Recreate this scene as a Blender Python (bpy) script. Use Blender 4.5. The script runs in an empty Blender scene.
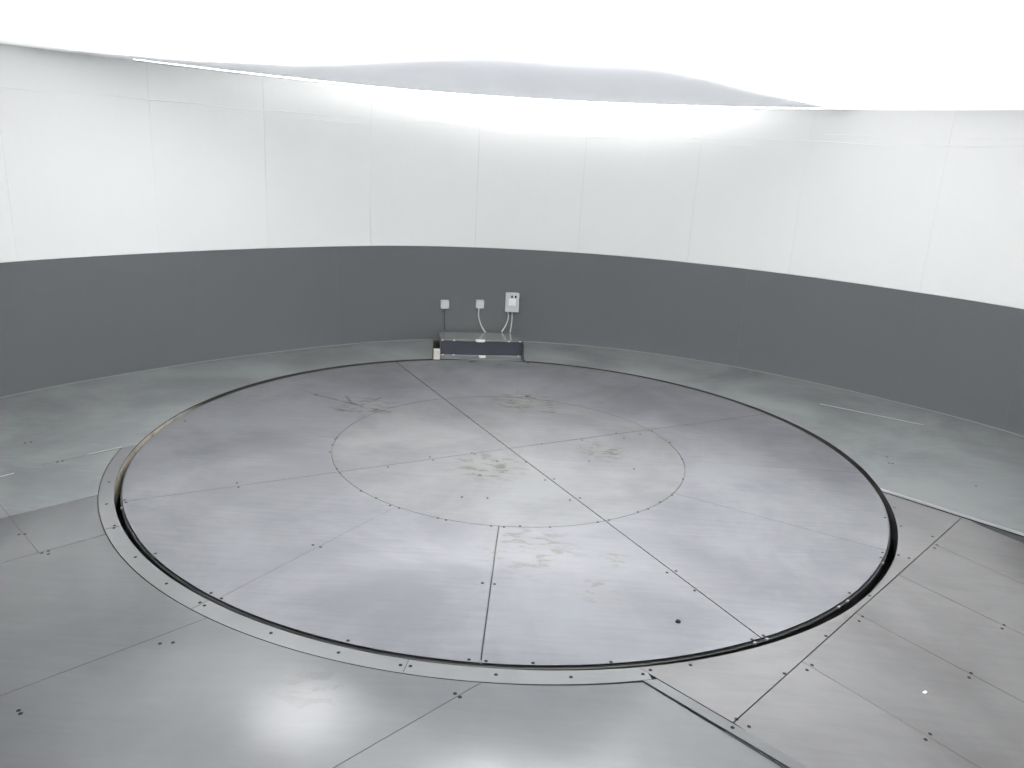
import bpy, bmesh, math, random
import numpy as np
from mathutils import Vector, Matrix

random.seed(7)
S = 2.8                      # metres per turntable radius; layout numbers below are in turntable radii
sc = bpy.context.scene
C = sc.collection

# ------------------------------------------------------------------ camera
cd = bpy.data.cameras.new('camera')
cd.sensor_width = 36.0
cd.lens = 786.0 / 1024.0 * 36.0
cd.clip_start = 0.02
cam = bpy.data.objects.new('camera', cd)
C.objects.link(cam)
R_ = Vector((0.998406116533207, 0.01569483482236745, 0.05421160972502864))
U_ = Vector((-0.05643781063329988, 0.27764753644402357, 0.959023784396135))
F_ = Vector((0.0, 0.9605547968057123, -0.27809078074171534))
M = Matrix((R_, U_, -F_)).transposed().to_4x4()
M.translation = Vector((-0.00206, -2.11316, 0.80402)) * S
cam.matrix_world = M
sc.camera = cam

# ------------------------------------------------------------------ world, exposure
w = bpy.data.worlds.new('world')
w.use_nodes = True
w.node_tree.nodes['Background'].inputs[0].default_value = (1, 1, 1, 1)
w.node_tree.nodes['Background'].inputs[1].default_value = 0.0
sc.world = w
vs = sc.view_settings
vs.view_transform = 'Standard'
vs.look = 'None'
vs.exposure = 0.28
vs.gamma = 1.0
vs.use_curve_mapping = False
sc.cycles.use_denoising = True
sc.cycles.diffuse_bounces = 8
sc.cycles.max_bounces = 14

# ------------------------------------------------------------------ lamps above the stretched light ceiling
CEIL = 1.033                 # underside of the light ceiling (radii)
RC = (0.1111, -0.4452)       # centre of the round room
def area(name, x, y, h, rad, watts, col=(1, 1, 1), spread=180):
    d = bpy.data.lights.new(name, 'AREA')
    d.shape = 'DISK'
    d.size = 2 * rad * S
    d.energy = watts
    d.color = col
    d.spread = math.radians(spread)
    o = bpy.data.objects.new(name, d)
    C.objects.link(o)
    o.location = (x * S, y * S, (CEIL + h) * S)
    return o
area('ceiling_backlight', RC[0], -0.10, 0.32, 1.45, 760)
area('ceiling_fill_lamp', 0.14, -0.50, 0.14, 0.34, 520)  # added lamp, brightens the deck and back wall
area('ceiling_hot_lamp', -0.64, 0.10, 0.08, 0.16, 36)
area('ceiling_hot_lamp', 0.14, -0.28, 0.10, 0.16, 70)

# ------------------------------------------------------------------ materials
def new_mat(name):
    m = bpy.data.materials.new(name)
    m.use_nodes = True
    nt = m.node_tree
    nt.nodes.clear()
    out = nt.nodes.new('ShaderNodeOutputMaterial')
    p = nt.nodes.new('ShaderNodeBsdfPrincipled')
    nt.links.new(p.outputs[0], out.inputs[0])
    return m, nt, p
def node(nt, t, **kw):
    n = nt.nodes.new(t)
    for k, v in kw.items():
        setattr(n, k, v)
    return n
def mth(nt, op, a, b=None, c=None, clamp=False):
    n = node(nt, 'ShaderNodeMath', operation=op)
    n.use_clamp = clamp
    for i, v in enumerate((a, b, c)):
        if v is None: continue
        if hasattr(v, 'is_linked'): nt.links.new(v, n.inputs[i])
        else: n.inputs[i].default_value = v
    return n.outputs[0]
def mixc(nt, f, a, b, blend='MIX'):
    n = node(nt, 'ShaderNodeMix', data_type='RGBA', blend_type=blend)
    for i, v in ((0, f), (6, a), (7, b)):
        if hasattr(v, 'is_linked'): nt.links.new(v, n.inputs[i])
        elif i == 0: n.inputs[0].default_value = v
        else: n.inputs[i].default_value = (*v, 1)
    return n.outputs[2]
def ramp01(nt, v, lo, hi):
    n = node(nt, 'ShaderNodeMapRange', interpolation_type='SMOOTHSTEP')
    nt.links.new(v, n.inputs[0])
    n.inputs[1].default_value = lo; n.inputs[2].default_value = hi
    n.inputs[3].default_value = 0; n.inputs[4].default_value = 1
    return n.outputs[0]
def noise(nt, vec, scale, detail=3, rough=0.55, dist=0.0):
    n = node(nt, 'ShaderNodeTexNoise')
    nt.links.new(vec, n.inputs['Vector'])
    n.inputs['Scale'].default_value = scale
    n.inputs['Detail'].default_value = detail
    n.inputs['Roughness'].default_value = rough
    n.inputs['Distortion'].default_value = dist
    return n.outputs[0]
def stretch(nt, vec, sx, sy, sz, rot=0.0):
    n = node(nt, 'ShaderNodeMapping')
    nt.links.new(vec, n.inputs[0])
    n.inputs['Scale'].default_value = (sx, sy, sz)
    n.inputs['Rotation'].default_value = (0, 0, rot)
    return n.outputs[0]
def plain(name, col, rough=0.5, metal=0.0, ior=1.5):
    m, nt, p = new_mat(name)
    tc = node(nt, 'ShaderNodeTexCoord')
    f = noise(nt, tc.outputs['Object'], 14, 3)
    c = mixc(nt, f, tuple(x * 0.92 for x in col), tuple(min(1, x * 1.06) for x in col))
    nt.links.new(c, p.inputs['Base Color'])
    p.inputs['Roughness'].default_value = rough
    p.inputs['Metallic'].default_value = metal
    p.inputs['IOR'].default_value = ior
    return m
# dirt on the steel deck: (x, y, radius) in turntable radii, and dark scuffs as segments
BLOTS = [(0.06, -0.60, 0.15), (0.19, -0.75, 0.07), (-0.47, 0.31, 0.14), (-0.28, -1.09, 0.085), (0.27, 0.02, 0.10), (0.05, 0.45, 0.16), (-0.05, -0.15, 0.14), (0.23, -0.62, 0.05)]
SCUFFS = [(-0.66, 0.40, -0.49, 0.315, 0.010), (-0.5, 0.315, -0.39, 0.262, 0.006), (-0.57, 0.43, -0.52, 0.33, 0.007), (-0.49, 0.315, -0.44, 0.41, 0.009),
          (-0.56, 0.262, -0.51, 0.25, 0.014), (-0.43, 0.27, -0.39, 0.265, 0.014), (0.05, 0.52, 0.08, 0.50, 0.012), (0.11, 0.36, 0.14, 0.355, 0.010)]
def steel(name, dark, light, rough, streak_rot=0.0, dirt=0.0, wave=0.0, ior=1.5, mottling=1.0, metal=0.06):
    m, nt, p = new_mat(name)
    tc = node(nt, 'ShaderNodeTexCoord')
    pos = tc.outputs['Object']
    n1 = noise(nt, pos, 0.9, 5, 0.6, 0.4)
    n2 = noise(nt, stretch(nt, pos, 1.2, 14, 1, streak_rot), 2.2, 4, 0.6)
    f = mth(nt, 'ADD', mth(nt, 'MULTIPLY', n1, 0.83), mth(nt, 'MULTIPLY', n2, 0.17))
    f = ramp01(nt, f, 0.5 - 0.22 / mottling, 0.5 + 0.22 / mottling)
    c = mixc(nt, f, dark, light)
    rg = mth(nt, 'ADD', rough - 0.025, mth(nt, 'MULTIPLY', n2, 0.05))
    if dirt:
        warp = node(nt, 'ShaderNodeVectorMath', operation='ADD')
        wn = node(nt, 'ShaderNodeTexNoise')
        nt.links.new(pos, wn.inputs['Vector']); wn.inputs['Scale'].default_value = 9; wn.inputs['Detail'].default_value = 4
        ws = node(nt, 'ShaderNodeVectorMath', operation='SCALE'); nt.links.new(wn.outputs[1], ws.inputs[0]); ws.inputs[3].default_value = 0.12
        nt.links.new(pos, warp.inputs[0]); nt.links.new(ws.outputs[0], warp.inputs[1])
        spots = None
        for (x, y, r) in BLOTS:
            d = node(nt, 'ShaderNodeVectorMath', operation='DISTANCE')
            nt.links.new(warp.outputs[0], d.inputs[0]); d.inputs[1].default_value = (x * S + .06, y * S + .06, .06)
            k = ramp01(nt, d.outputs['Value'], r * S, r * S * 0.25)
            spots = k if spots is None else mth(nt, 'MAXIMUM', spots, k)
        grain = ramp01(nt, noise(nt, stretch(nt, pos, 1, 2.2, 1), 6.5, 5, 0.62, 0.5), 0.50, 0.60)
        k = kb = mth(nt, 'MULTIPLY', spots, grain)
        c = mixc(nt, mth(nt, 'MULTIPLY', k, 0.95 * dirt), c, (0.66, 0.65, 0.61), 'MULTIPLY')
        halo = mth(nt, 'MULTIPLY', spots, 0.35 * dirt)
        c = mixc(nt, halo, c, (1.0, 0.96, 0.88), 'MULTIPLY')
        sep = node(nt, 'ShaderNodeSeparateXYZ'); nt.links.new(pos, sep.inputs[0])
        sc_ = None
        for (ax, ay, bx, by, r) in SCUFFS:
            ax, ay, bx, by, r = ax * S, ay * S, bx * S, by * S, r * S
            dx, dy = bx - ax, by - ay; L2 = dx * dx + dy * dy
            px = mth(nt, 'SUBTRACT', sep.outputs[0], ax); py = mth(nt, 'SUBTRACT', sep.outputs[1], ay)
            t = mth(nt, 'ADD', mth(nt, 'MULTIPLY', px, dx / L2), mth(nt, 'MULTIPLY', py, dy / L2), clamp=True)
            ex = mth(nt, 'SUBTRACT', px, mth(nt, 'MULTIPLY', t, dx)); ey = mth(nt, 'SUBTRACT', py, mth(nt, 'MULTIPLY', t, dy))
            d = mth(nt, 'SQRT', mth(nt, 'ADD', mth(nt, 'MULTIPLY', ex, ex), mth(nt, 'MULTIPLY', ey, ey)))
            k = ramp01(nt, d, r, r * 0.2)
            sc_ = k if sc_ is None else mth(nt, 'MAXIMUM', sc_, k)
        sc_ = mth(nt, 'MULTIPLY', sc_, ramp01(nt, noise(nt, pos, 8, 3), 0.3, 0.6))
        c = mixc(nt, mth(nt, 'MULTIPLY', sc_, 0.6 * dirt), c, (0.4, 0.4, 0.4), 'MULTIPLY')
    nt.links.new(c, p.inputs['Base Color'])
    nt.links.new(rg, p.inputs['Roughness'])
    p.inputs['IOR'].default_value = ior
    p.inputs['Metallic'].default_value = metal
    if wave:
        b = node(nt, 'ShaderNodeBump')
        b.inputs['Strength'].default_value = 1.0
        b.inputs['Distance'].default_value = wave
        nt.links.new(noise(nt, pos, 0.8, 1, 0.4), b.inputs['Height'])
        nt.links.new(b.outputs[0], p.inputs['Normal'])
    return m

DECK = steel('deck_steel', (0.108, 0.109, 0.118), (0.150, 0.151, 0.161), 0.135, 0.6, mottling=1.4, dirt=1.0, wave=0.008, metal=0.0)
HUB = steel('hub_steel', (0.111, 0.111, 0.116), (0.153, 0.153, 0.156), 0.14, 0.3, mottling=1.4, dirt=1.0, metal=0.0, wave=0.008)
FLOOR = steel('floor_steel', (0.088, 0.091, 0.094), (0.114, 0.118, 0.120), 0.13, 0.8, dirt=0.6, wave=0.018)
RINGM = steel('ring_steel', (0.125, 0.128, 0.131), (0.15, 0.154, 0.156), 0.16, 0.8, wave=0.02)
APRON = steel('apron_steel', (0.150, 0.159, 0.160), (0.205, 0.215, 0.213), 0.15, 0.2, wave=0.035, mottling=1.6)
RAMP = steel('ramp_steel', (0.103, 0.101, 0.102), (0.136, 0.134, 0.135), 0.16, 0.8, mottling=1.4, wave=0.035)
TRIM = steel('trim_steel', (0.16, 0.165, 0.17), (0.19, 0.195, 0.20), 0.35, 0.8)
STRIP = steel('strip_steel', (0.065, 0.068, 0.07), (0.08, 0.083, 0.085), 0.40, 0.8, metal=0.0)
BLACK = plain('black_void', (0.008, 0.008, 0.008), 0.8)
RIM = plain('plate_edge_shade', (0.02, 0.02, 0.02), 0.9)  # near-black plate sides, painting shade into the seams
SKIRT = plain('skirt_steel', (0.05, 0.05, 0.05), 0.4)
SCREW = plain('screw_head', (0.008, 0.008, 0.009), 0.7, ior=1.15)
BEAD = plain('highlight_tone', (0.24, 0.25, 0.245), 0.5)  # pale tone standing in for edge highlights
BOLT = plain('bolt_zinc', (0.33, 0.33, 0.33), 0.4)
def pit_mat():
    m, nt, p = new_mat('pit_wall_steel')
    tc = node(nt, 'ShaderNodeTexCoord')
    sep = node(nt, 'ShaderNodeSeparateXYZ'); nt.links.new(tc.outputs['Object'], sep.inputs[0])
    f = None
    for x, y, r0, r1 in ((-0.99, 0.02, 0.10, 0.27), (-1.0, -0.2, 0.1, 0.35), (0.87, -0.49, 0.02, 0.07)):   # paler beige patches
        d = node(nt, 'ShaderNodeVectorMath', operation='DISTANCE'); nt.links.new(tc.outputs['Object'], d.inputs[0]); d.inputs[1].default_value = (x * S, y * S, 0)
        k = ramp01(nt, d.outputs['Value'], r1 * S, r0 * S)
        f = k if f is None else mth(nt, 'MAXIMUM', f, k)
    f = mth(nt, 'MULTIPLY', f, ramp01(nt, noise(nt, tc.outputs['Object'], 2.5, 3), 0.3, 0.5))
    nt.links.new(mixc(nt, f, (0.02, 0.019, 0.017), (0.40, 0.36, 0.29)), p.inputs['Base Color'])
    p.inputs['Roughness'].default_value = 0.6
    return m
PIT = pit_mat()
def wall_mat(name, col, rough, wave, ior=1.5):
    m, nt, p = new_mat(name)
    tc = node(nt, 'ShaderNodeTexCoord')
    pos = tc.outputs['Object']
    f = noise(nt, pos, 0.7, 4)
    nt.links.new(mixc(nt, f, tuple(x * 0.975 for x in col), tuple(x * 1.02 for x in col)), p.inputs['Base Color'])
    p.inputs['Roughness'].default_value = rough
    p.inputs['IOR'].default_value = ior
    b = node(nt, 'ShaderNodeBump')
    b.inputs['Distance'].default_value = wave
    nt.links.new(noise(nt, stretch(nt, pos, 1, 1, 0.6), 1.1, 1.5, 0.4), b.inputs['Height'])
    nt.links.new(b.outputs[0], p.inputs['Normal'])
    return m
WHITE = wall_mat('white_panel', (0.865, 0.87, 0.85), 0.16, 0.012)
GREY = wall_mat('grey_panel', (0.112, 0.117, 0.121), 0.32, 0.01)
def membrane_mat():
    m = bpy.data.materials.new('light_fabric')
    m.use_nodes = True
    nt = m.node_tree
    nt.nodes.clear()
    out = nt.nodes.new('ShaderNodeOutputMaterial')
    tr = node(nt, 'ShaderNodeBsdfTranslucent'); tr.inputs[0].default_value = (0.97, 0.98, 1.0, 1)
    df = node(nt, 'ShaderNodeBsdfDiffuse'); df.inputs[0].default_value = (0.9, 0.9, 0.91, 1)
    mx = node(nt, 'ShaderNodeMixShader'); mx.inputs[0].default_value = 0.60
    nt.links.new(tr.outputs[0], mx.inputs[1]); nt.links.new(df.outputs[0], mx.inputs[2])
    nt.links.new(mx.outputs[0], out.inputs[0])
    return m
FABRIC = membrane_mat()
def sheet_mat():
    m = bpy.data.materials.new('light_mask_sheet')  # material of the added light mask
    m.use_nodes = True
    nt = m.node_tree
    nt.nodes.clear()
    out = nt.nodes.new('ShaderNodeOutputMaterial')
    tr = node(nt, 'ShaderNodeBsdfTranslucent'); tr.inputs[0].default_value = (0.95, 0.98, 1.0, 1)
    df = node(nt, 'ShaderNodeBsdfDiffuse'); df.inputs[0].default_value = (0.8, 0.8, 0.8, 1)
    mx = node(nt, 'ShaderNodeMixShader'); mx.inputs[0].default_value = 0.875
    nt.links.new(tr.outputs[0], mx.inputs[1]); nt.links.new(df.outputs[0], mx.inputs[2])
    nt.links.new(mx.outputs[0], out.inputs[0])
    return m
def glow_mat(name, col, e):
    m, nt, p = new_mat(name)
    p.inputs['Base Color'].default_value = (0.8, 0.8, 0.8, 1)
    p.inputs['Emission Color'].default_value = (*col, 1)
    p.inputs['Emission Strength'].default_value = e
    return m
LED = glow_mat('led_diffuser', (1, 1, 1), 20)
PLASTIC = plain('grey_plastic', (0.56, 0.58, 0.59), 0.4)
LABELW = plain('white_label', (0.85, 0.85, 0.80), 0.5)
CABLE = plain('cable_sheath', (0.55, 0.56, 0.55), 0.45)
LEADC = plain('grey_lead', (0.06, 0.062, 0.064), 0.6)
DARKC = plain('dark_cable', (0.03, 0.03, 0.032), 0.5)
FRONT = plain('dark_front', (0.035, 0.038, 0.050), 0.45)
LIDM = plain('lid_metal', (0.20, 0.205, 0.20), 0.16, 0.0, 1.7)
WOODB = plain('cream_block', (0.55, 0.52, 0.45), 0.6)

# ------------------------------------------------------------------ helpers
def link(name, bm, mat, parent=None, smooth=False):
    me = bpy.data.meshes.new(name)
    bmesh.ops.recalc_face_normals(bm, faces=bm.faces[:])
    bm.to_mesh(me); bm.free()
    me.materials.append(mat)
    if any(pl.material_index for pl in me.polygons): me.materials.append(RIM)
    if smooth:
        for pl in me.polygons: pl.use_smooth = True
    o = bpy.data.objects.new(name, me)
    C.objects.link(o)
    if parent: o.parent = parent
    return o
def thing(name, label, cat, loc=(0, 0, 0), group=None):
    o = bpy.data.objects.new(name, None)
    C.objects.link(o)
    o.location = loc
    o['label'] = label; o['category'] = cat
    if group: o['group'] = group
    return o
def tag(o, label, cat, group=None):
    o['label'] = label; o['category'] = cat
    if group: o['group'] = group
    return o
def struct(o, label=None, cat=None):
    o['kind'] = 'structure'
    if label: o['label'] = label
    if cat: o['category'] = cat
    return o
def slab(pts, z0, th, zf=None, rim=True):
    """flat plate from a 2D outline in metres; zf(x,y) adds a slope"""
    bm = bmesh.new()
    q = []
    for p in pts:
        if not q or (abs(p[0] - q[-1][0]) + abs(p[1] - q[-1][1])) > 1e-4: q.append(p)
    if (abs(q[0][0] - q[-1][0]) + abs(q[0][1] - q[-1][1])) < 1e-4: q.pop()
    f = zf or (lambda x, y: 0.0)
    a = [bm.verts.new((x, y, z0 + f(x, y))) for x, y in q]
    b = [bm.verts.new((x, y, z0 - th + f(x, y))) for x, y in q]
    n = len(q)
    bm.faces.new(a); bm.faces.new(b[::-1])
    for i in range(n): bm.faces.new((a[i], b[i], b[(i + 1) % n], a[(i + 1) % n])).material_index = 1 if rim else 0
    return bm
def clip(poly, a, b, c):
    """keep a*x+b*y<=c"""
    out = []
    n = len(poly)
    for i in range(n):
        p, q = poly[i], poly[(i + 1) % n]
        dp = a * p[0] + b * p[1] - c; dq = a * q[0] + b * q[1] - c
        if dp <= 0: out.append(p)
        if (dp < 0) != (dq < 0) and abs(dp - dq) > 1e-12:
            t = dp / (dp - dq)
            if 0 < t < 1: out.append((p[0] + t * (q[0] - p[0]), p[1] + t * (q[1] - p[1])))
    return out
CU, CV = (0.7193, -0.6947), (0.6947, 0.7193)     # plate grid axes: u runs down the entry ramp, v across it
def cu(poly, lo=None, hi=None, ax=CU):
    if lo is not None: poly = clip(poly, -ax[0], -ax[1], -lo)
    if hi is not None: poly = clip(poly, ax[0], ax[1], hi)
    return poly
def cv(poly, lo=None, hi=None): return cu(poly, lo, hi, CV)
def sx(poly): return [(x * S, y * S) for x, y in poly]
def box_bm(bm, x0, x1, y0, y1, z0, z1, bev=0.0):
    r = bmesh.ops.create_cube(bm, size=1.0)
    vs_ = r['verts']
    for v in vs_:
        v.co = Vector((x0 + (v.co.x + .5) * (x1 - x0), y0 + (v.co.y + .5) * (y1 - y0), z0 + (v.co.z + .5) * (z1 - z0)))
    if bev:
        es = list({e for v in vs_ for e in v.link_edges})
        bmesh.ops.bevel(bm, geom=es, offset=bev, segments=2, profile=0.5, affect='EDGES')
    return bm
def tube(pts, r, seg=10, sub=6):
    pts = [Vector(p) for p in pts]
    P = []
    n = len(pts)
    for i in range(n - 1):
        p0, p1, p2, p3 = pts[max(i - 1, 0)], pts[i], pts[i + 1], pts[min(i + 2, n - 1)]
        for k in range(sub):
            t = k / sub
            P.append(0.5 * ((2 * p1) + (p2 - p0) * t + (2 * p0 - 5 * p1 + 4 * p2 - p3) * t * t + (3 * p1 - p0 - 3 * p2 + p3) * t ** 3))
    P.append(pts[-1])
    bm = bmesh.new()
    rings = []
    for i, p in enumerate(P):
        d = (P[min(i + 1, len(P) - 1)] - P[max(i - 1, 0)]).normalized()
        a = d.cross(Vector((0, 1, 0.01))).normalized(); b = d.cross(a)
        rings.append([bm.verts.new(p + r * (math.cos(2 * math.pi * k / seg) * a + math.sin(2 * math.pi * k / seg) * b)) for k in range(seg)])
    for i in range(len(rings) - 1):
        for k in range(seg): bm.faces.new((rings[i][k], rings[i][(k + 1) % seg], rings[i + 1][(k + 1) % seg], rings[i + 1][k]))
    bm.faces.new(rings[0][::-1]); bm.faces.new(rings[-1])
    return bm
def disc_bm(r, h, seg=14, z0=0.0):
    bm = bmesh.new()
    bmesh.ops.create_cone(bm, cap_ends=True, segments=seg, radius1=r, radius2=r * 0.86, depth=h)
    bmesh.ops.translate(bm, verts=bm.verts[:], vec=(0, 0, z0 + h / 2))
    return bm
def copy_to(o, loc, parent):
    c = o.copy(); C.objects.link(c); c.parent = parent; c.location = loc
    return c

# ------------------------------------------------------------------ plan curves
WALL = [(-60, 1.774), (-20, 1.774), (8, 1.80), (29.85, 1.799), (40.51, 1.752), (53.27, 1.750), (67.02, 1.7706), (81.3, 1.806), (95.5, 1.815), (109.89, 1.808), (124.48, 1.739), (137.97, 1.727),
        (149.69, 1.7547), (154.7, 1.7854), (159.32, 1.812), (175, 1.835), (200, 1.79), (230, 1.774), (300, 1.774)]
_a = np.arange(-180, 540, 0.5)
_wa = np.array([x[0] for x in WALL]); _wr = np.array([x[1] for x in WALL])
_full = np.interp((_a + 60) % 360 - 60, _wa, _wr)
_k = np.exp(-0.5 * (np.arange(-24, 25) / 8.0) ** 2); _k /= _k.sum()
_full = np.convolve(_full, _k, 'same')
def wallr(deg): return float(np.interp((deg + 60) % 360 - 60, _a, _full))
def wallp(deg, off=0.0):
    r = wallr(deg) + off; t = math.radians(deg)
    return (RC[0] + r * math.cos(t), RC[1] + r * math.sin(t))
_pts = [wallp(d) for d in np.arange(0, 360, 0.5)]
_oa = np.array([math.degrees(math.atan2(y, x)) % 360 for x, y in _pts]); _or = np.array([math.hypot(x, y) for x, y in _pts])
_i = np.argsort(_oa); _oa, _or = _oa[_i], _or[_i]
def owall(deg): return float(np.interp(deg % 360, _oa, _or, period=360))
ROUT = [(-180, 1.013), (-156, 1.0145), (-140, 1.0125), (-120, 1.009), (-90, 1.0095), (-70, 1.014), (-50, 1.019), (-30, 1.0175), (-10, 1.012), (12, 1.018), (45, 1.015), (77, 1.015), (110, 1.02), (132, 1.022), (150, 1.022), (180, 1.013)]
def rout(deg):
    d = (deg + 180) % 360 - 180
    return float(np.interp(d, [x[0] for x in ROUT], [x[1] for x in ROUT]))
def sector(a0, a1, rin, rou, step=1.0):
    n = max(2, int(abs(a1 - a0) / step) + 1)
    A = np.linspace(a0, a1, n)
    fi = rin if callable(rin) else (lambda d: rin)
    fo = rou if callable(rou) else (lambda d: rou)
    pin = [(fi(d) * math.cos(math.radians(d)), fi(d) * math.sin(math.radians(d))) for d in A]
    pou = [(fo(d) * math.cos(math.radians(d)), fo(d) * math.sin(math.radians(d))) for d in A]
    return pou + pin[::-1]

# ------------------------------------------------------------------ walls
def arc_wall(a0, a1, z0, z1, off0, off1, mat, name, parent, step=1.0):
    """curved sheet between two offsets from the wall line"""
    bm = bmesh.new()
    n = max(2, int((a1 - a0) / step) + 1)
    cols = []
    for d in np.linspace(a0, a1, n):
        x0, y0 = wallp(d, off0); x1, y1 = wallp(d, off1)
        cols.append([bm.verts.new((x0 * S, y0 * S, z0 * S)), bm.verts.new((x0 * S, y0 * S, z1 * S)), bm.verts.new((x1 * S, y1 * S, z1 * S)), bm.verts.new((x1 * S, y1 * S, z0 * S))])
    for i in range(n - 1):
        for k in range(4): bm.faces.new((cols[i][k], cols[i][(k + 1) % 4], cols[i + 1][(k + 1) % 4], cols[i + 1][k]))
    if a1 - a0 < 359:
        bm.faces.new(cols[0][::-1]); bm.faces.new(cols[-1])
    return link(name, bm, mat, parent)
def wdeg(x, y): return math.degrees(math.atan2(y - RC[1], x - RC[0]))
wall = struct(arc_wall(0, 360, -0.14, 1.42, 0.006, 0.02, plain('shell_board', (0.45, 0.45, 0.45), 0.8), 'wall_back', None, 2.0))
ZB = 0.414
up = [wdeg(*p) for p in [(1.80, 0.30), (1.45, 0.718), (1.08, 1.04), (0.706, 1.226), (0.25, 1.323), (-0.19, 1.30), (-0.617, 1.172), (-0.99, 0.946), (-1.284, 0.65), (-1.55, 0.28)]]
up = [up[0] - k * 14.5 for k in range(8, 0, -1)] + up
while up[-1] + 14.5 < up[0] + 352: up.append(up[-1] + 14.5)
up.append(up[0] + 360)
G = 0.008
for a, b in zip(up[:-1], up[1:]):
    arc_wall(a + G, b - G, ZB, CEIL + 0.002, 0.0, 0.005, WHITE, 'white_panel', wall)
lo = [wdeg(*p) for p in [(1.70, 0.45), (1.445, 0.724), (0.941, 1.122), (-0.749, 1.106), (-1.202, 0.748), (-1.6, 0.2)]]
lo = [lo[0] - k * 24 for k in range(5, 0, -1)] + lo
while lo[-1] + 24 < lo[0] + 345: lo.append(lo[-1] + 24)
lo.append(lo[0] + 360)
for a, b in zip(lo[:-1], lo[1:]):
    arc_wall(a + G * .5, b - G * .5, -0.13, ZB - 0.0012, -0.0012, 0.005, GREY, 'grey_panel', wall)

# wavy ridges added to imitate wavy reflections, running round the white wall
for zr0, amp, d0, d1, ph, th in ((0.917, 0.005, 20, 170, 0.0, 0.0016), (0.898, 0.006, 60, 140, 2.0, 0.0012), (0.943, 0.003, 20, 60, 1.0, 0.0012)):
    bm = bmesh.new(); cols = []
    for d in np.linspace(d0, d1, 260):
        z = zr0 + amp * (math.sin(d * 0.23 + ph) * 0.6 + math.sin(d * 0.61 + 1.3 * ph) * 0.4) 
        e = min(1, (d - d0) / 6, (d1 - d) / 6) * (0.75 + 0.25 * math.sin(d * 0.37 + ph))
        ring = []
        for oz, oo in ((-1.6 * th, 0.001), (-th * .3, -th * .5 * e), (th * .5, -th * .6 * e), (3.0 * th, 0.001)):
            x, y = wallp(d, oo); ring.append(bm.verts.new((x * S, y * S, (z + oz) * S)))
        cols.append(ring)
    for i in range(len(cols) - 1):
        for k in range(4): bm.faces.new((cols[i][k], cols[i][(k + 1) % 4], cols[i + 1][(k + 1) % 4], cols[i + 1][k]))
    link('reflection_ridge', bm, WHITE, wall, True)

# ------------------------------------------------------------------ ceiling: stretched light fabric, an unseen sheet added above to dim part of it
ang = np.arange(0, 360, 2.0)
bm = bmesh.new()
vv = [bm.verts.new((*[c * S for c in wallp(d, 0.004)], CEIL * S)) for d in ang]
bm.faces.new(vv)
ceil = struct(link('ceiling', bm, FABRIC))
LIT = [(-1.60, 0.18), (-1.5027, 0.2685), (-1.2842, 0.393), (-1.0407, 0.48), (-0.7192, 0.43), (-0.3589, 0.13), (-0.1257, -0.0409), (0.1319, -0.1956), (0.2807, -0.1119), (0.4451, 0.1027), (0.7107, 0.4771), (1.0821, 0.8926), (1.3552, 0.9391), (1.6333, 0.6525)]
_la = np.array([wdeg(*p) % 360 for p in LIT]); _lr = np.array([math.hypot(p[0] - RC[0], p[1] - RC[1]) for p in LIT])
_fine = []
for (p, q) in zip(LIT[:-1], LIT[1:]):
    for k in range(8): _fine.append((p[0] + (q[0] - p[0]) * k / 8, p[1] + (q[1] - p[1]) * k / 8))
_fine.append(LIT[-1])
bm = bmesh.new(); prev = None
for p in _fine:
    d = wdeg(*p) % 360
    x, y = wallp(d, 0.003)
    cur = (bm.verts.new((p[0] * S, p[1] * S, (CEIL + 0.018) * S)), bm.verts.new((x * S, y * S, (CEIL + 0.018) * S)))
    if prev: bm.faces.new((prev[0], prev[1], cur[1], cur[0]))
    prev = cur
o = link('ceiling_light_mask', bm, sheet_mat(), ceil)

# curved led line just under the fabric, washing the top of the wall behind it
bm = bmesh.new()
cols = []
A0, A1 = wdeg(1.18, 0.96), wdeg(-1.33, 0.59)
N = 90
for i in range(N + 1):
    d = A0 + (A1 - A0) * i / N
    wd = 0.0003 + 0.0097 * min(1, (i / 22) ** 1.3, ((N - i) / 45) ** 1.5)
    x0, y0 = wallp(d, -0.065 - wd); x1, y1 = wallp(d, -0.065)
    cols.append([bm.verts.new((x * S, y * S, z * S)) for x, y, z in ((x0, y0, CEIL - 0.0008 - 0.38 * wd), (x0, y0, CEIL - 0.0006), (x1, y1, CEIL - 0.0006), (x1, y1, CEIL - 0.0008 - 0.38 * wd))])
for i in range(N):
    for k in range(4): bm.faces.new((cols[i][k], cols[i][(k + 1) % 4], cols[i + 1][(k + 1) % 4], cols[i + 1][k]))
bm.faces.new(cols[0][::-1]); bm.faces.new(cols[-1])
tag(link('light_strip', bm, LED), 'thin bright white light strip curving along the top edge of the white wall', 'light')

# ------------------------------------------------------------------ floor
bm = bmesh.new()
bmesh.ops.create_circle(bm, cap_ends=True, segments=96, radius=2.1 * S)
bmesh.ops.translate(bm, verts=bm.verts[:], vec=(RC[0] * S, RC[1] * S, -0.13 * S))
floor = struct(link('floor', bm, BLACK))
TH = 0.008
def plate(poly, mat, name='floor_plate', parent=floor, z=0.0, zf=None, th=TH, rim=True):
    if len(poly) < 3: return None
    return link(name, slab(sx(poly), z, th, zf, rim), mat, parent)
ow = lambda d: owall(d) - 0.0015
g = 0.0012                    # half a seam
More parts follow.
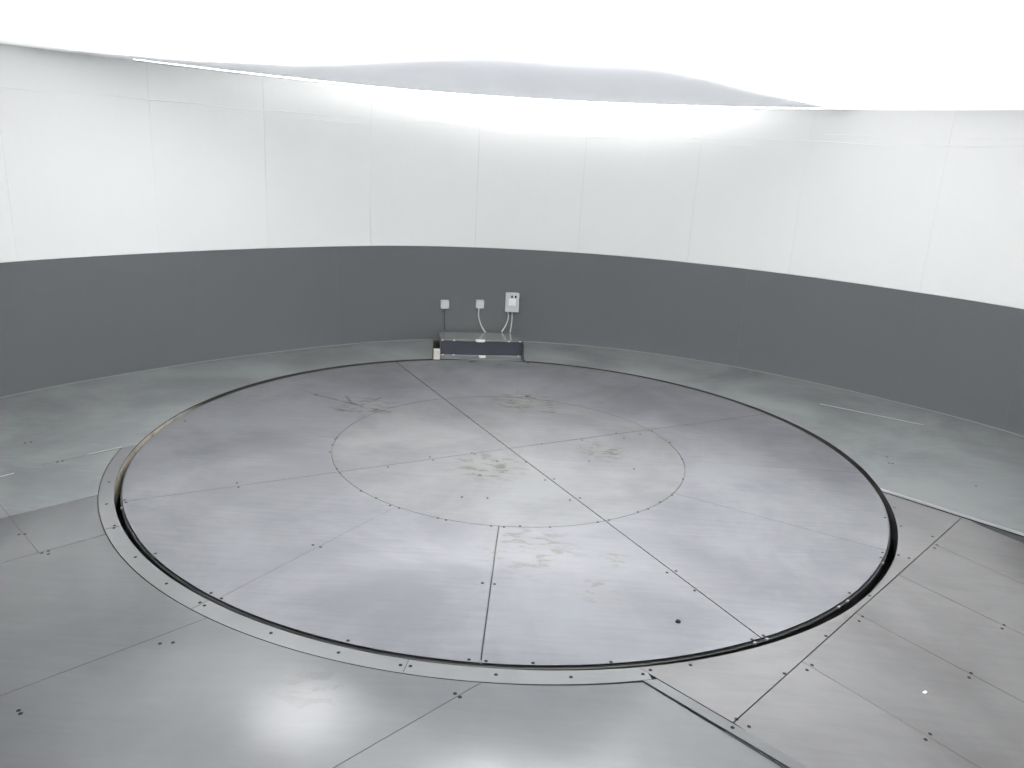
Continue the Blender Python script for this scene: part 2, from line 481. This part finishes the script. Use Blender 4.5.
# front and left of the turntable, outside the edge ring
secA = cv(sector(-176, -30, 1.0475, ow), None, -0.5700)
UL = [-0.63, -0.365, -0.157, 0.267, 0.71]
for i, lo_ in enumerate(UL):
    hi_ = UL[i + 1] if i + 1 < len(UL) else None
    s_ = 0.0005
    pl = cu(secA, lo_ + s_, None if hi_ is None else hi_ - s_)
    m_ = APRON if i == 0 else FLOOR
    if i in (0, 1):
        plate(cv(pl, -1.16 + s_, None), m_); plate(cv(pl, None, -1.16 - s_), m_)
    elif i == 4:                      # this plate dips gently towards the ramp
        plate(pl, FLOOR, zf=lambda x, y: -0.012 * (x * CU[0] + y * CU[1] - 0.71 * S))
    else:
        plate(pl, FLOOR)
for a, b in ((-177, -144), (-144, -121.7), (-121.7, -98.3), (-98.3, -76)):
    pl = cu(cv(sector(a + 0.03, b - 0.03, rout, 1.0455), None, -0.546), -0.6291)
    plate(pl, RINGM, 'edge_ring_plate')
# raised-look apron behind: left of the cable box and right of it
secB = cu(sector(100, 208, rout, ow), None, -0.63 - 0.0005)
a_, b_ = (-0.333, 1.0), (-0.370, 1.37)
nx, ny = (b_[1] - a_[1]), -(b_[0] - a_[0])
secB = clip(secB, nx, ny, nx * a_[0] + ny * a_[1])
plate(secB, APRON)
secC = cv(sector(-30, 92, rout, ow), 0.596, None)
secC = clip(secC, -1, 0, -0.038)
kx, ky = CV[0] - 0.2 * CU[0], CV[1] - 0.2 * CU[1]; kc = 1.231 - 0.2 * 0.367
plate(secC, APRON)
def bead(a, b, r=0.0045):  # pale bead paints the highlight along a plate edge
    link('edge_highlight', tube([(a[0] * S, a[1] * S, 0.0015), ((a[0] + b[0]) / 2 * S, (a[1] + b[1]) / 2 * S, 0.0015), (b[0] * S, b[1] * S, 0.0015)], r, 6, 2), BEAD, floor)
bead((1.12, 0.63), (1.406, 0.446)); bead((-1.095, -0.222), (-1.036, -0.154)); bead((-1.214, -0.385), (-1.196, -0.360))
# level corner plate between the turntable and the ramp, and the two edge strips
secD = cv(sector(-84, 0, rout, 1.6), -0.5455, 0.570)
plate(cu(secD, None, 1.0285), RAMP)
st = cv(sector(-84, 0, 1.0465, ow), -0.5680, -0.5478)
struct(plate(st, STRIP, 'trim_1', None, rim=False))
st = cv(sector(-30, 30, rout, ow), 0.575, 0.5945)
struct(plate(st, TRIM, 'trim_2', None, z=0.003))
# wall of the pit around the turntable
bm = bmesh.new()
prev = None; rows = []
for d in np.arange(0, 360, 1.5):
    c, s_ = math.cos(math.radians(d)), math.sin(math.radians(d)); r = rout(d) + 0.001
    rows.append([bm.verts.new((r * c * S, r * s_ * S, z)) for z in (-0.007, -0.16)] + [bm.verts.new(((r + .006) * c * S, (r + .006) * s_ * S, z)) for z in (-0.16, -0.007)])
for i in range(len(rows)):
    for k in range(4): bm.faces.new((rows[i][k], rows[i][(k + 1) % 4], rows[(i + 1) % len(rows)][(k + 1) % 4], rows[(i + 1) % len(rows)][k]))
link('pit_wall', bm, PIT, floor)
# dark side walls beside the ramp
for v0 in (-0.5700, 0.5735):
    q = cv(cu(sector(-130, 60, 0.3, ow), 1.03, None), v0, v0 + 0.004)
    plate(q, STRIP, 'ramp_side_wall', floor, z=-TH - 0.0005, th=0.34, rim=False)
# dark bottom of the cut-out holding the cable box
plate([(-0.40, 1.035), (0.06, 1.035), (0.06, 1.36), (-0.40, 1.36)], BLACK, 'cutout_base', floor, z=-0.02, th=0.02)

# thin lip where the floor meets the wall
bm = bmesh.new(); rows = []
for d in np.arange(-40, 220, 1.0):
    (x0, y0), (x1, y1) = wallp(d, -0.0040), wallp(d, -0.0013)
    rows.append([bm.verts.new((x * S, y * S, z)) for x, y, z in ((x0, y0, 0.0002), (x0, y0, 0.003), (x1, y1, 0.008), (x1, y1, 0.0002))])
for i in range(len(rows) - 1):
    for k in range(4): bm.faces.new((rows[i][k], rows[i][(k + 1) % 4], rows[i + 1][(k + 1) % 4], rows[i + 1][k]))
struct(link('baseboard_back', bm, plain('lip_metal', (0.17, 0.178, 0.175), 0.5)))
# ------------------------------------------------------------------ entry ramp
SL = 0.105
zr = lambda x, y: -SL * max(0.0, ((x * CU[0] + y * CU[1]) - 1.0305 * S))
rampo = thing('entry_ramp', 'shallow grey steel ramp of long panels sloping down from the turntable', 'ramp', (1.031 * CU[0] * S, 1.031 * CU[1] * S, 0))
off = Vector(rampo.location)
secR = cu(sector(-130, 60, 0.3, lambda d: owall(d) - 0.004), 1.0305, None)
VR = [-0.5455, -0.316, -0.087, 0.137, 0.355, 0.5705]
for a, b in zip(VR[:-1], VR[1:]):
    p_ = plate(cv(secR, a + 0.0005, b - 0.0005), RAMP, 'ramp_panel', rampo, zf=zr)
    p_.location = -off

# ------------------------------------------------------------------ turntable
tt = thing('turntable', 'large round steel turntable deck set flush in the floor', 'turntable')
RS_ = [-151.2, -121.2, -91.6, -61.9, -30.6, -2.1, 28.3, 57.8, 88.4, 117.7, 148.2, 178.9]
W_ = {-61.9: 0.0013, 117.7: 0.0013, -91.6: 0.0011, -30.6: 0.0006, 28.3: 0.0007, -151.2: 0.0006}
RIN = 0.4955
for i, a in enumerate(RS_):
    b = RS_[(i + 1) % 12]; b = b if b > a else b + 360
    pl = sector(a, b, RIN + 0.0009, 0.9965)
    for d, sg in ((a, 1), (b, -1)):
        k = (d + 180) % 360 - 180
        h = next((W_[q] for q in W_ if abs(q - k) < .2), 0.0003)
        t = math.radians(d); nx, ny = -math.sin(t) * -sg, math.cos(t) * -sg
        pl = clip(pl, nx, ny, -h)
    link('deck_plate', slab(sx(pl), 0.0, TH), DECK, tt)
HS = [-151.2, -61.9, 28.3, 117.7]
for i, a in enumerate(HS):
    b = HS[(i + 1) % 4]; b = b if b > a else b + 360
    pl = sector(a, b, 0.0, RIN - 0.0005)
    for d, sg in ((a, 1), (b, -1)):
        k = (d + 180) % 360 - 180
        h = next((W_[q] for q in W_ if abs(q - k) < .2), 0.0003)
        t = math.radians(d); nx, ny = -math.sin(t) * -sg, math.cos(t) * -sg
        pl = clip(pl, nx, ny, -h)
    link('hub_plate', slab(sx(pl), 0.0, TH), HUB, tt)
def ring_bm(r0, r1, z0, z1, seg=240):
    bm = bmesh.new(); rows = []
    for k in range(seg):
        c, s_ = math.cos(2 * math.pi * k / seg) * S, math.sin(2 * math.pi * k / seg) * S
        rows.append([bm.verts.new((r0 * c, r0 * s_, z0)), bm.verts.new((r1 * c, r1 * s_, z0)), bm.verts.new((r1 * c, r1 * s_, z1)), bm.verts.new((r0 * c, r0 * s_, z1))])
    for i in range(seg):
        for k in range(4): bm.faces.new((rows[i][k], rows[i][(k + 1) % 4], rows[(i + 1) % seg][(k + 1) % 4], rows[(i + 1) % seg][k]))
    return bm
link('skirt', ring_bm(0.985, 0.9962, -0.009, -0.15), SKIRT, tt, True)
link('skirt_lip', ring_bm(0.9962, 1.0010, -0.014, -0.022), steel('lip_steel', (0.03, 0.03, 0.03), (0.045, 0.045, 0.045), 0.35, metal=0.0), tt, True)
link('frame', ring_bm(0.02, 0.984, -0.06, -0.09, 96), BLACK, tt)
DS= [(-0.8737,-0.4707),(-0.8642,-0.4830),(-0.6975,-0.7031),(-0.5353,-0.8347),(-0.5099,-0.8508),(-0.2555,-0.9564),(-0.0474,-0.9898),(-0.0192,-0.9912),(-0.0377,-0.7453),(-0.0142,-0.7465),(-0.6605,-0.3427),(-0.6489,-0.3654),(-0.3993,-0.6316),(-0.3819,-0.6383),(-0.4962,0.0090),(-0.4990,-0.0040),(-0.4948,-0.0521),(-0.4891,-0.1056),(-0.4434,-0.2208),(-0.4299,-0.2457),(-0.3553,-0.3485),(-0.3122,-0.3837),(-0.2725,-0.4206),(-0.2497,-0.4313),(-0.1539,-0.4721),(-0.1348,-0.4800),(-0.0313,-0.4974),(-0.0019,-0.4987),(0.0342,-0.4892),(0.1025,-0.4856),(0.2154,-0.4459),(0.2424,-0.4320),(0.3177,-0.3791),(0.3448,-0.3588),(0.3815,-0.3136),(0.4199,-0.2663),(0.4692,-0.1559),(0.4952,-0.0070),(0.4845,0.1263),(0.4452,0.2234),(-0.3162,-0.1882),(-0.2154,-0.1008),(-0.2048,-0.1214),(-0.1031,-0.0529),(-0.0943,-0.0593),(-0.0722,-0.2070),(-0.1083,-0.3502),(-0.0461,-0.3476),(-0.0312,-0.1023),(0.0956,0.0509),(0.0484,-0.0976),(0.1216,-0.2058),(0.0978,-0.2158),(0.1823,-0.3167),(0.1566,-0.3320),(0.3277,0.1851),(0.2167,0.1045),(0.3474,0.1434),(0.4025,0.1885),(0.3448,-0.1042),(0.2245,-0.0635),(0.3381,-0.6631),(0.3582,-0.6548),(0.3812,-0.7284),(0.1899,-0.9748),(0.4760,-0.8713),(0.6977,-0.7041),(0.8451,-0.5189),(0.8311,-0.5433),(0.9339,-0.3302),(0.4512,-0.8859),(0.0588,-0.9894)]
FS= [(-0.9020,-0.4960),(-0.8340,-0.5954),(-0.8294,-0.6066),(-0.7291,-0.7211),(-0.6280,-0.8110),(-0.5426,-0.8676),(-0.5310,-0.8763),(-0.3893,-0.9474),(-0.2638,-0.9908),(-0.1574,-1.0144),(-0.1409,-1.0156),(-0.0014,-1.0250),(-1.0002,-0.6574),(-0.9900,-0.6539),(-0.9122,-0.7260),(-0.9046,-0.7169),(-0.8979,-0.7284),(-0.5586,-0.9937),(-0.5391,-0.9890),(-0.6849,-1.1678),(-0.6784,-1.1737),(-0.0632,-1.0770),(-0.0549,-1.0845),(0.1201,-1.0205),(0.2396,-1.0022),(0.2537,-0.9904),(0.3241,-0.9707),(0.4796,-0.9794),(0.3683,-1.0991),(0.3572,-1.1186),(0.5924,-0.8616),(0.7356,-0.7095),(1.0051,-0.4224),(0.9531,-0.3742),(0.8774,-0.5266),(0.8953,-0.5381),(0.9865,-0.2658),(-1.2895,-0.1643),(-1.2792,-0.1549),(-1.1382,-0.2772),(-1.1300,-0.2692),(-0.9561,-0.3786),(1.1324,0.1066),(1.1159,0.0560),(1.1251,0.0535),(1.2927,-0.0870),(-0.9617,0.0747),(-1.0118,0.0211)]
RS= [(0.3841,-1.1119,-0.0020),(0.5365,-0.9492,-0.0016),(0.5228,-0.9639,-0.0016),(0.6767,-0.8029,-0.0015),(0.6899,-0.7867,-0.0013),(0.6770,-1.0810,-0.0218),(0.6635,-1.0941,-0.0218),(0.8193,-0.9307,-0.0216),(0.8300,-0.9176,-0.0215),(0.9713,-0.7687,-0.0213),(0.9827,-0.7558,-0.0212),(0.9948,-0.4642,-0.0008),(0.9811,-0.4800,-0.0010)]
BOLTS = [(0.4564,-0.8929),(0.4839,-0.8843),(0.6640,-0.7622),(0.6922,-0.7379),(0.8325,-0.5675),(-0.8649,-0.5070)]
sb = link('screw', disc_bm(0.0092, 0.0010), SCREW, tt)
for i, (x, y) in enumerate(DS):
    (sb if i == 0 else copy_to(sb, (0, 0, 0), tt)).location = (x * S, y * S, 0)
for x, y in FS:
    copy_to(sb, (x * S, y * S, 0), floor)
for x, y, z in RS:
    c = copy_to(sb, Vector((x * S, y * S, zr(x * S, y * S))) - off, rampo)
# zinc bolts on the lip in the gap
bb = link('lip_bolt', disc_bm(0.009, 0.010, 6), BOLT, tt)
for i, (x, y) in enumerate(BOLTS):
    n = math.hypot(x, y)
    (bb if i == 0 else copy_to(bb, (0, 0, 0), tt)).location = (x / n * 1.0005 * S, y / n * 1.0005 * S, -0.014)

# ------------------------------------------------------------------ cable box in the cut-out against the wall
FL, FR, BL, BR = (-0.302, 1.0), (0.029, 1.05), (-0.333, 1.275), (0.003, 1.33)
ctr = Vector(((FL[0] + FR[0]) / 2 * S, (FL[1] + FR[1]) / 2 * S, 0))
cb = thing('cable_box', 'low wide metal cable box with dark front set against the grey wall', 'box', ctr)
def quadbox(fl, fr, bl, br, z0, zf_, zb_, name, mat, parent):
    bm = bmesh.new()
    zq = z0 if isinstance(z0, tuple) else (z0, z0)
    b = [bm.verts.new((p[0] * S - ctr.x, p[1] * S - ctr.y, z * S)) for p, z in ((fl, zq[0]), (fr, zq[0]), (br, zq[1]), (bl, zq[1]))]
    t = [bm.verts.new((p[0] * S - ctr.x, p[1] * S - ctr.y, z * S)) for p, z in ((fl, zf_), (fr, zf_), (br, zb_), (bl, zb_))]
    bm.faces.new(b[::-1]); bm.faces.new(t)
    for i in range(4): bm.faces.new((b[i], b[(i + 1) % 4], t[(i + 1) % 4], t[i]))
    bmesh.ops.bevel(bm, geom=bm.edges[:], offset=0.003, segments=1, affect='EDGES')
    return link(name, bm, mat, parent)
def lerp(a, b, t): return (a[0] + (b[0] - a[0]) * t, a[1] + (b[1] - a[1]) * t)
quadbox(lerp(FL, BL, .01), lerp(FR, BR, .01), BL, BR, 0.0006, 0.0695, 0.0405, 'body', STRIP, cb)
quadbox(lerp(FL, BL, -.012), lerp(FR, BR, -.012), BL, BR, (0.0705, 0.0415), 0.0750, 0.0460, 'lid', LIDM, cb)
quadbox(lerp(FL, BL, -.006), lerp(FR, BR, -.006), lerp(FL, BL, .008), lerp(FR, BR, .008), 0.012, 0.0700, 0.0700, 'front_panel', FRONT, cb)
quadbox(lerp(FL, BL, -.03), lerp(FR, BR, -.03), lerp(FL, BL, .012), lerp(FR, BR, .012), 0.0006, 0.0112, 0.0112, 'bottom_rail', TRIM, cb)
for z, t0, t1 in ((0.0735, .42, .55), (0.0075, .46, .57)):
    a, b = lerp(FL, FR, t0), lerp(FL, FR, t1)
    quadbox(lerp(a, BL, -.055), lerp(b, BR, -.055), lerp(a, BL, -.012), lerp(b, BR, -.012), z - .0045, z + .0045, z + .0045, 'handle', LABELW, cb)['label'] = 'white handle'
for t, z in ((.03, 0.0728), (.17, 0.0728), (.83, 0.0728), (.965, 0.0728), (.04, .0118), (.17, .0118), (.955, .0118)):
    a, b = lerp(FL, FR, t - .022), lerp(FL, FR, t + .022)
    quadbox(lerp(a, BL, -.04), lerp(b, BR, -.04), lerp(a, BL, -.012), lerp(b, BR, -.012), z - .002, z + .002, z + .002, 'clip', PLASTIC, cb)
# thin flap bridging the gap in front of the box
quadbox(lerp(FL, BL, -.10), lerp(FR, BR, -.16), lerp(FL, BL, .01), lerp(FR, BR, .01), 0.0003, 0.0013, 0.0013, 'flap', APRON, cb)
# cream block in the slot left of the box
bm = bmesh.new(); box_bm(bm, -0.035, 0.035, -0.045, 0.045, 0.0, 0.108, 0.004)
o = tag(link('support_block', bm, WOODB), 'small cream block standing in the slot left of the cable box', 'block')
o.location = (-0.3135 * S, 0.972 * S, 0.0); o.rotation_euler.z = math.radians(8)
# black hose at the right end
tag(link('hose', tube([(0.036 * S, 1.045 * S, 0.17), (0.0365 * S, 1.030 * S, 0.09), (0.040 * S, 1.005 * S, 0.03), (0.052 * S, 0.985 * S, 0.012), (0.064 * S, 0.975 * S, 0.0115)], 0.010), DARKC), 'short black hose hanging down at the right end of the cable box', 'hose')

# ------------------------------------------------------------------ electrical boxes on the grey wall
def wallat(x):
    """point and inward normal angle of the wall above x (radii)"""
    d = 90.0
    for _ in range(40):
        px, py = wallp(d, -0.0014); d += (px - x) * 30
    return px, py, math.radians(d - 90), d
def mount(name, label, cat, x, z, group=None):
    px, py, rot, d = wallat(x)
    t = thing(name, label, cat, (px * S, py * S, z * S), group)
    t.rotation_euler.z = rot
    return t
def jbox(x, z, label, cable):
    t = mount('junction_box', label, 'junction box', x, z, 'junction boxes on the grey wall')
    h = 0.051
    bm = bmesh.new(); box_bm(bm, -h, h, -0.055, 0.0, -h, h, 0.006); link('body', bm, PLASTIC, t)
    bm = bmesh.new(); box_bm(bm, -h * .96, h * .96, -0.066, -0.0555, -h * .96, h * .96, 0.004); link('lid', bm, PLASTIC, t)
    sc0 = None
    for sx_ in (-1, 1):
        for sz_ in (-1, 1):
            bm = disc_bm(0.004, 0.002, 8)
            bmesh.ops.rotate(bm, verts=bm.verts[:], matrix=Matrix.Rotation(math.pi / 2, 3, 'X'))
            bmesh.ops.translate(bm, verts=bm.verts[:], vec=(sx_ * h * .8, -0.066, sz_ * h * .8))
            link('screw', bm, SCREW, t)
    pts, r, m = cable
    link('cable', tube([(a * S, -0.028 + yb, b * S) for a, yb, b in pts], r, 10), m, t)
    return t
jbox(-0.3195, 0.163, 'small pale grey junction box on grey wall with thin dark lead below', ([(0, 0, -0.018), (0.001, .015, -0.06), (0.003, .02, -0.10), (0.004, .02, -0.118)], 0.005, LEADC))
jbox(-0.1665, 0.1665, 'small pale grey junction box on grey wall with a pale curved cable', ([(-0.003, 0, -0.018), (-0.003, 0, -0.055), (0.009, -.02, -0.094), (0.029, -.06, -0.124)], 0.0085, CABLE))
t = mount('switch_box', 'tall pale grey switch box with white label and two cables on wall', 'switch box', -0.0235, 0.181)
t.scale = (0.92, 0.95, 0.95)
bm = bmesh.new(); box_bm(bm, -0.088, 0.088, -0.085, 0.0, -0.122, 0.122, 0.006); link('body', bm, PLASTIC, t)
bm = bmesh.new(); box_bm(bm, -0.091, 0.091, -0.098, -0.0855, -0.125, 0.125, 0.005); link('cover', bm, PLASTIC, t)
bm = bmesh.new(); box_bm(bm, -0.050, 0.047, -0.100, -0.0982, -0.036, 0.056); link('label_plate', bm, LABELW, t)['label'] = 'white label'
for x in (-0.008, 0.042):
    bm = bmesh.new(); box_bm(bm, x - .011, x + .011, -0.102, -0.0982, 0.066, 0.096, 0.001); link('marker', bm, SCREW, t)
bm = bmesh.new(); box_bm(bm, 0.0912, 0.104, -0.075, -0.03, 0.015, 0.055, 0.003); link('lever', bm, SCREW, t)
link('cable', tube([(-0.018 * S, -0.045, -0.0437 * S), (-0.014 * S, -0.045, -0.075 * S), (-0.025 * S, -0.06, -0.11 * S), (-0.044 * S, -0.10, -0.1400 * S)], 0.0085), CABLE, t)
link('cable', tube([(0.003 * S, -0.045, -0.0437 * S), (0.004 * S, -0.045, -0.075 * S), (0.002 * S, -0.06, -0.11 * S), (-0.003 * S, -0.09, -0.1400 * S)], 0.0085), CABLE, t)

# ------------------------------------------------------------------ loose bits
o = tag(link('rubber_plug', disc_bm(0.014, 0.008, 16), SCREW), 'small black round plug lying on the turntable near its front edge', 'plug'); o.location = (0.327 * S, -0.843 * S, 0)
bm = bmesh.new(); box_bm(bm, -.012, .012, -.006, .006, 0, .004, .001)
o = tag(link('paper_scrap', bm, LABELW), 'tiny white scrap lying on the grey ramp', 'scrap')
x, y = 0.715 * S, -0.985 * S
o.location = (x, y, zr(x, y) + 0.0003); o.rotation_euler = (0, 0, 0.6)
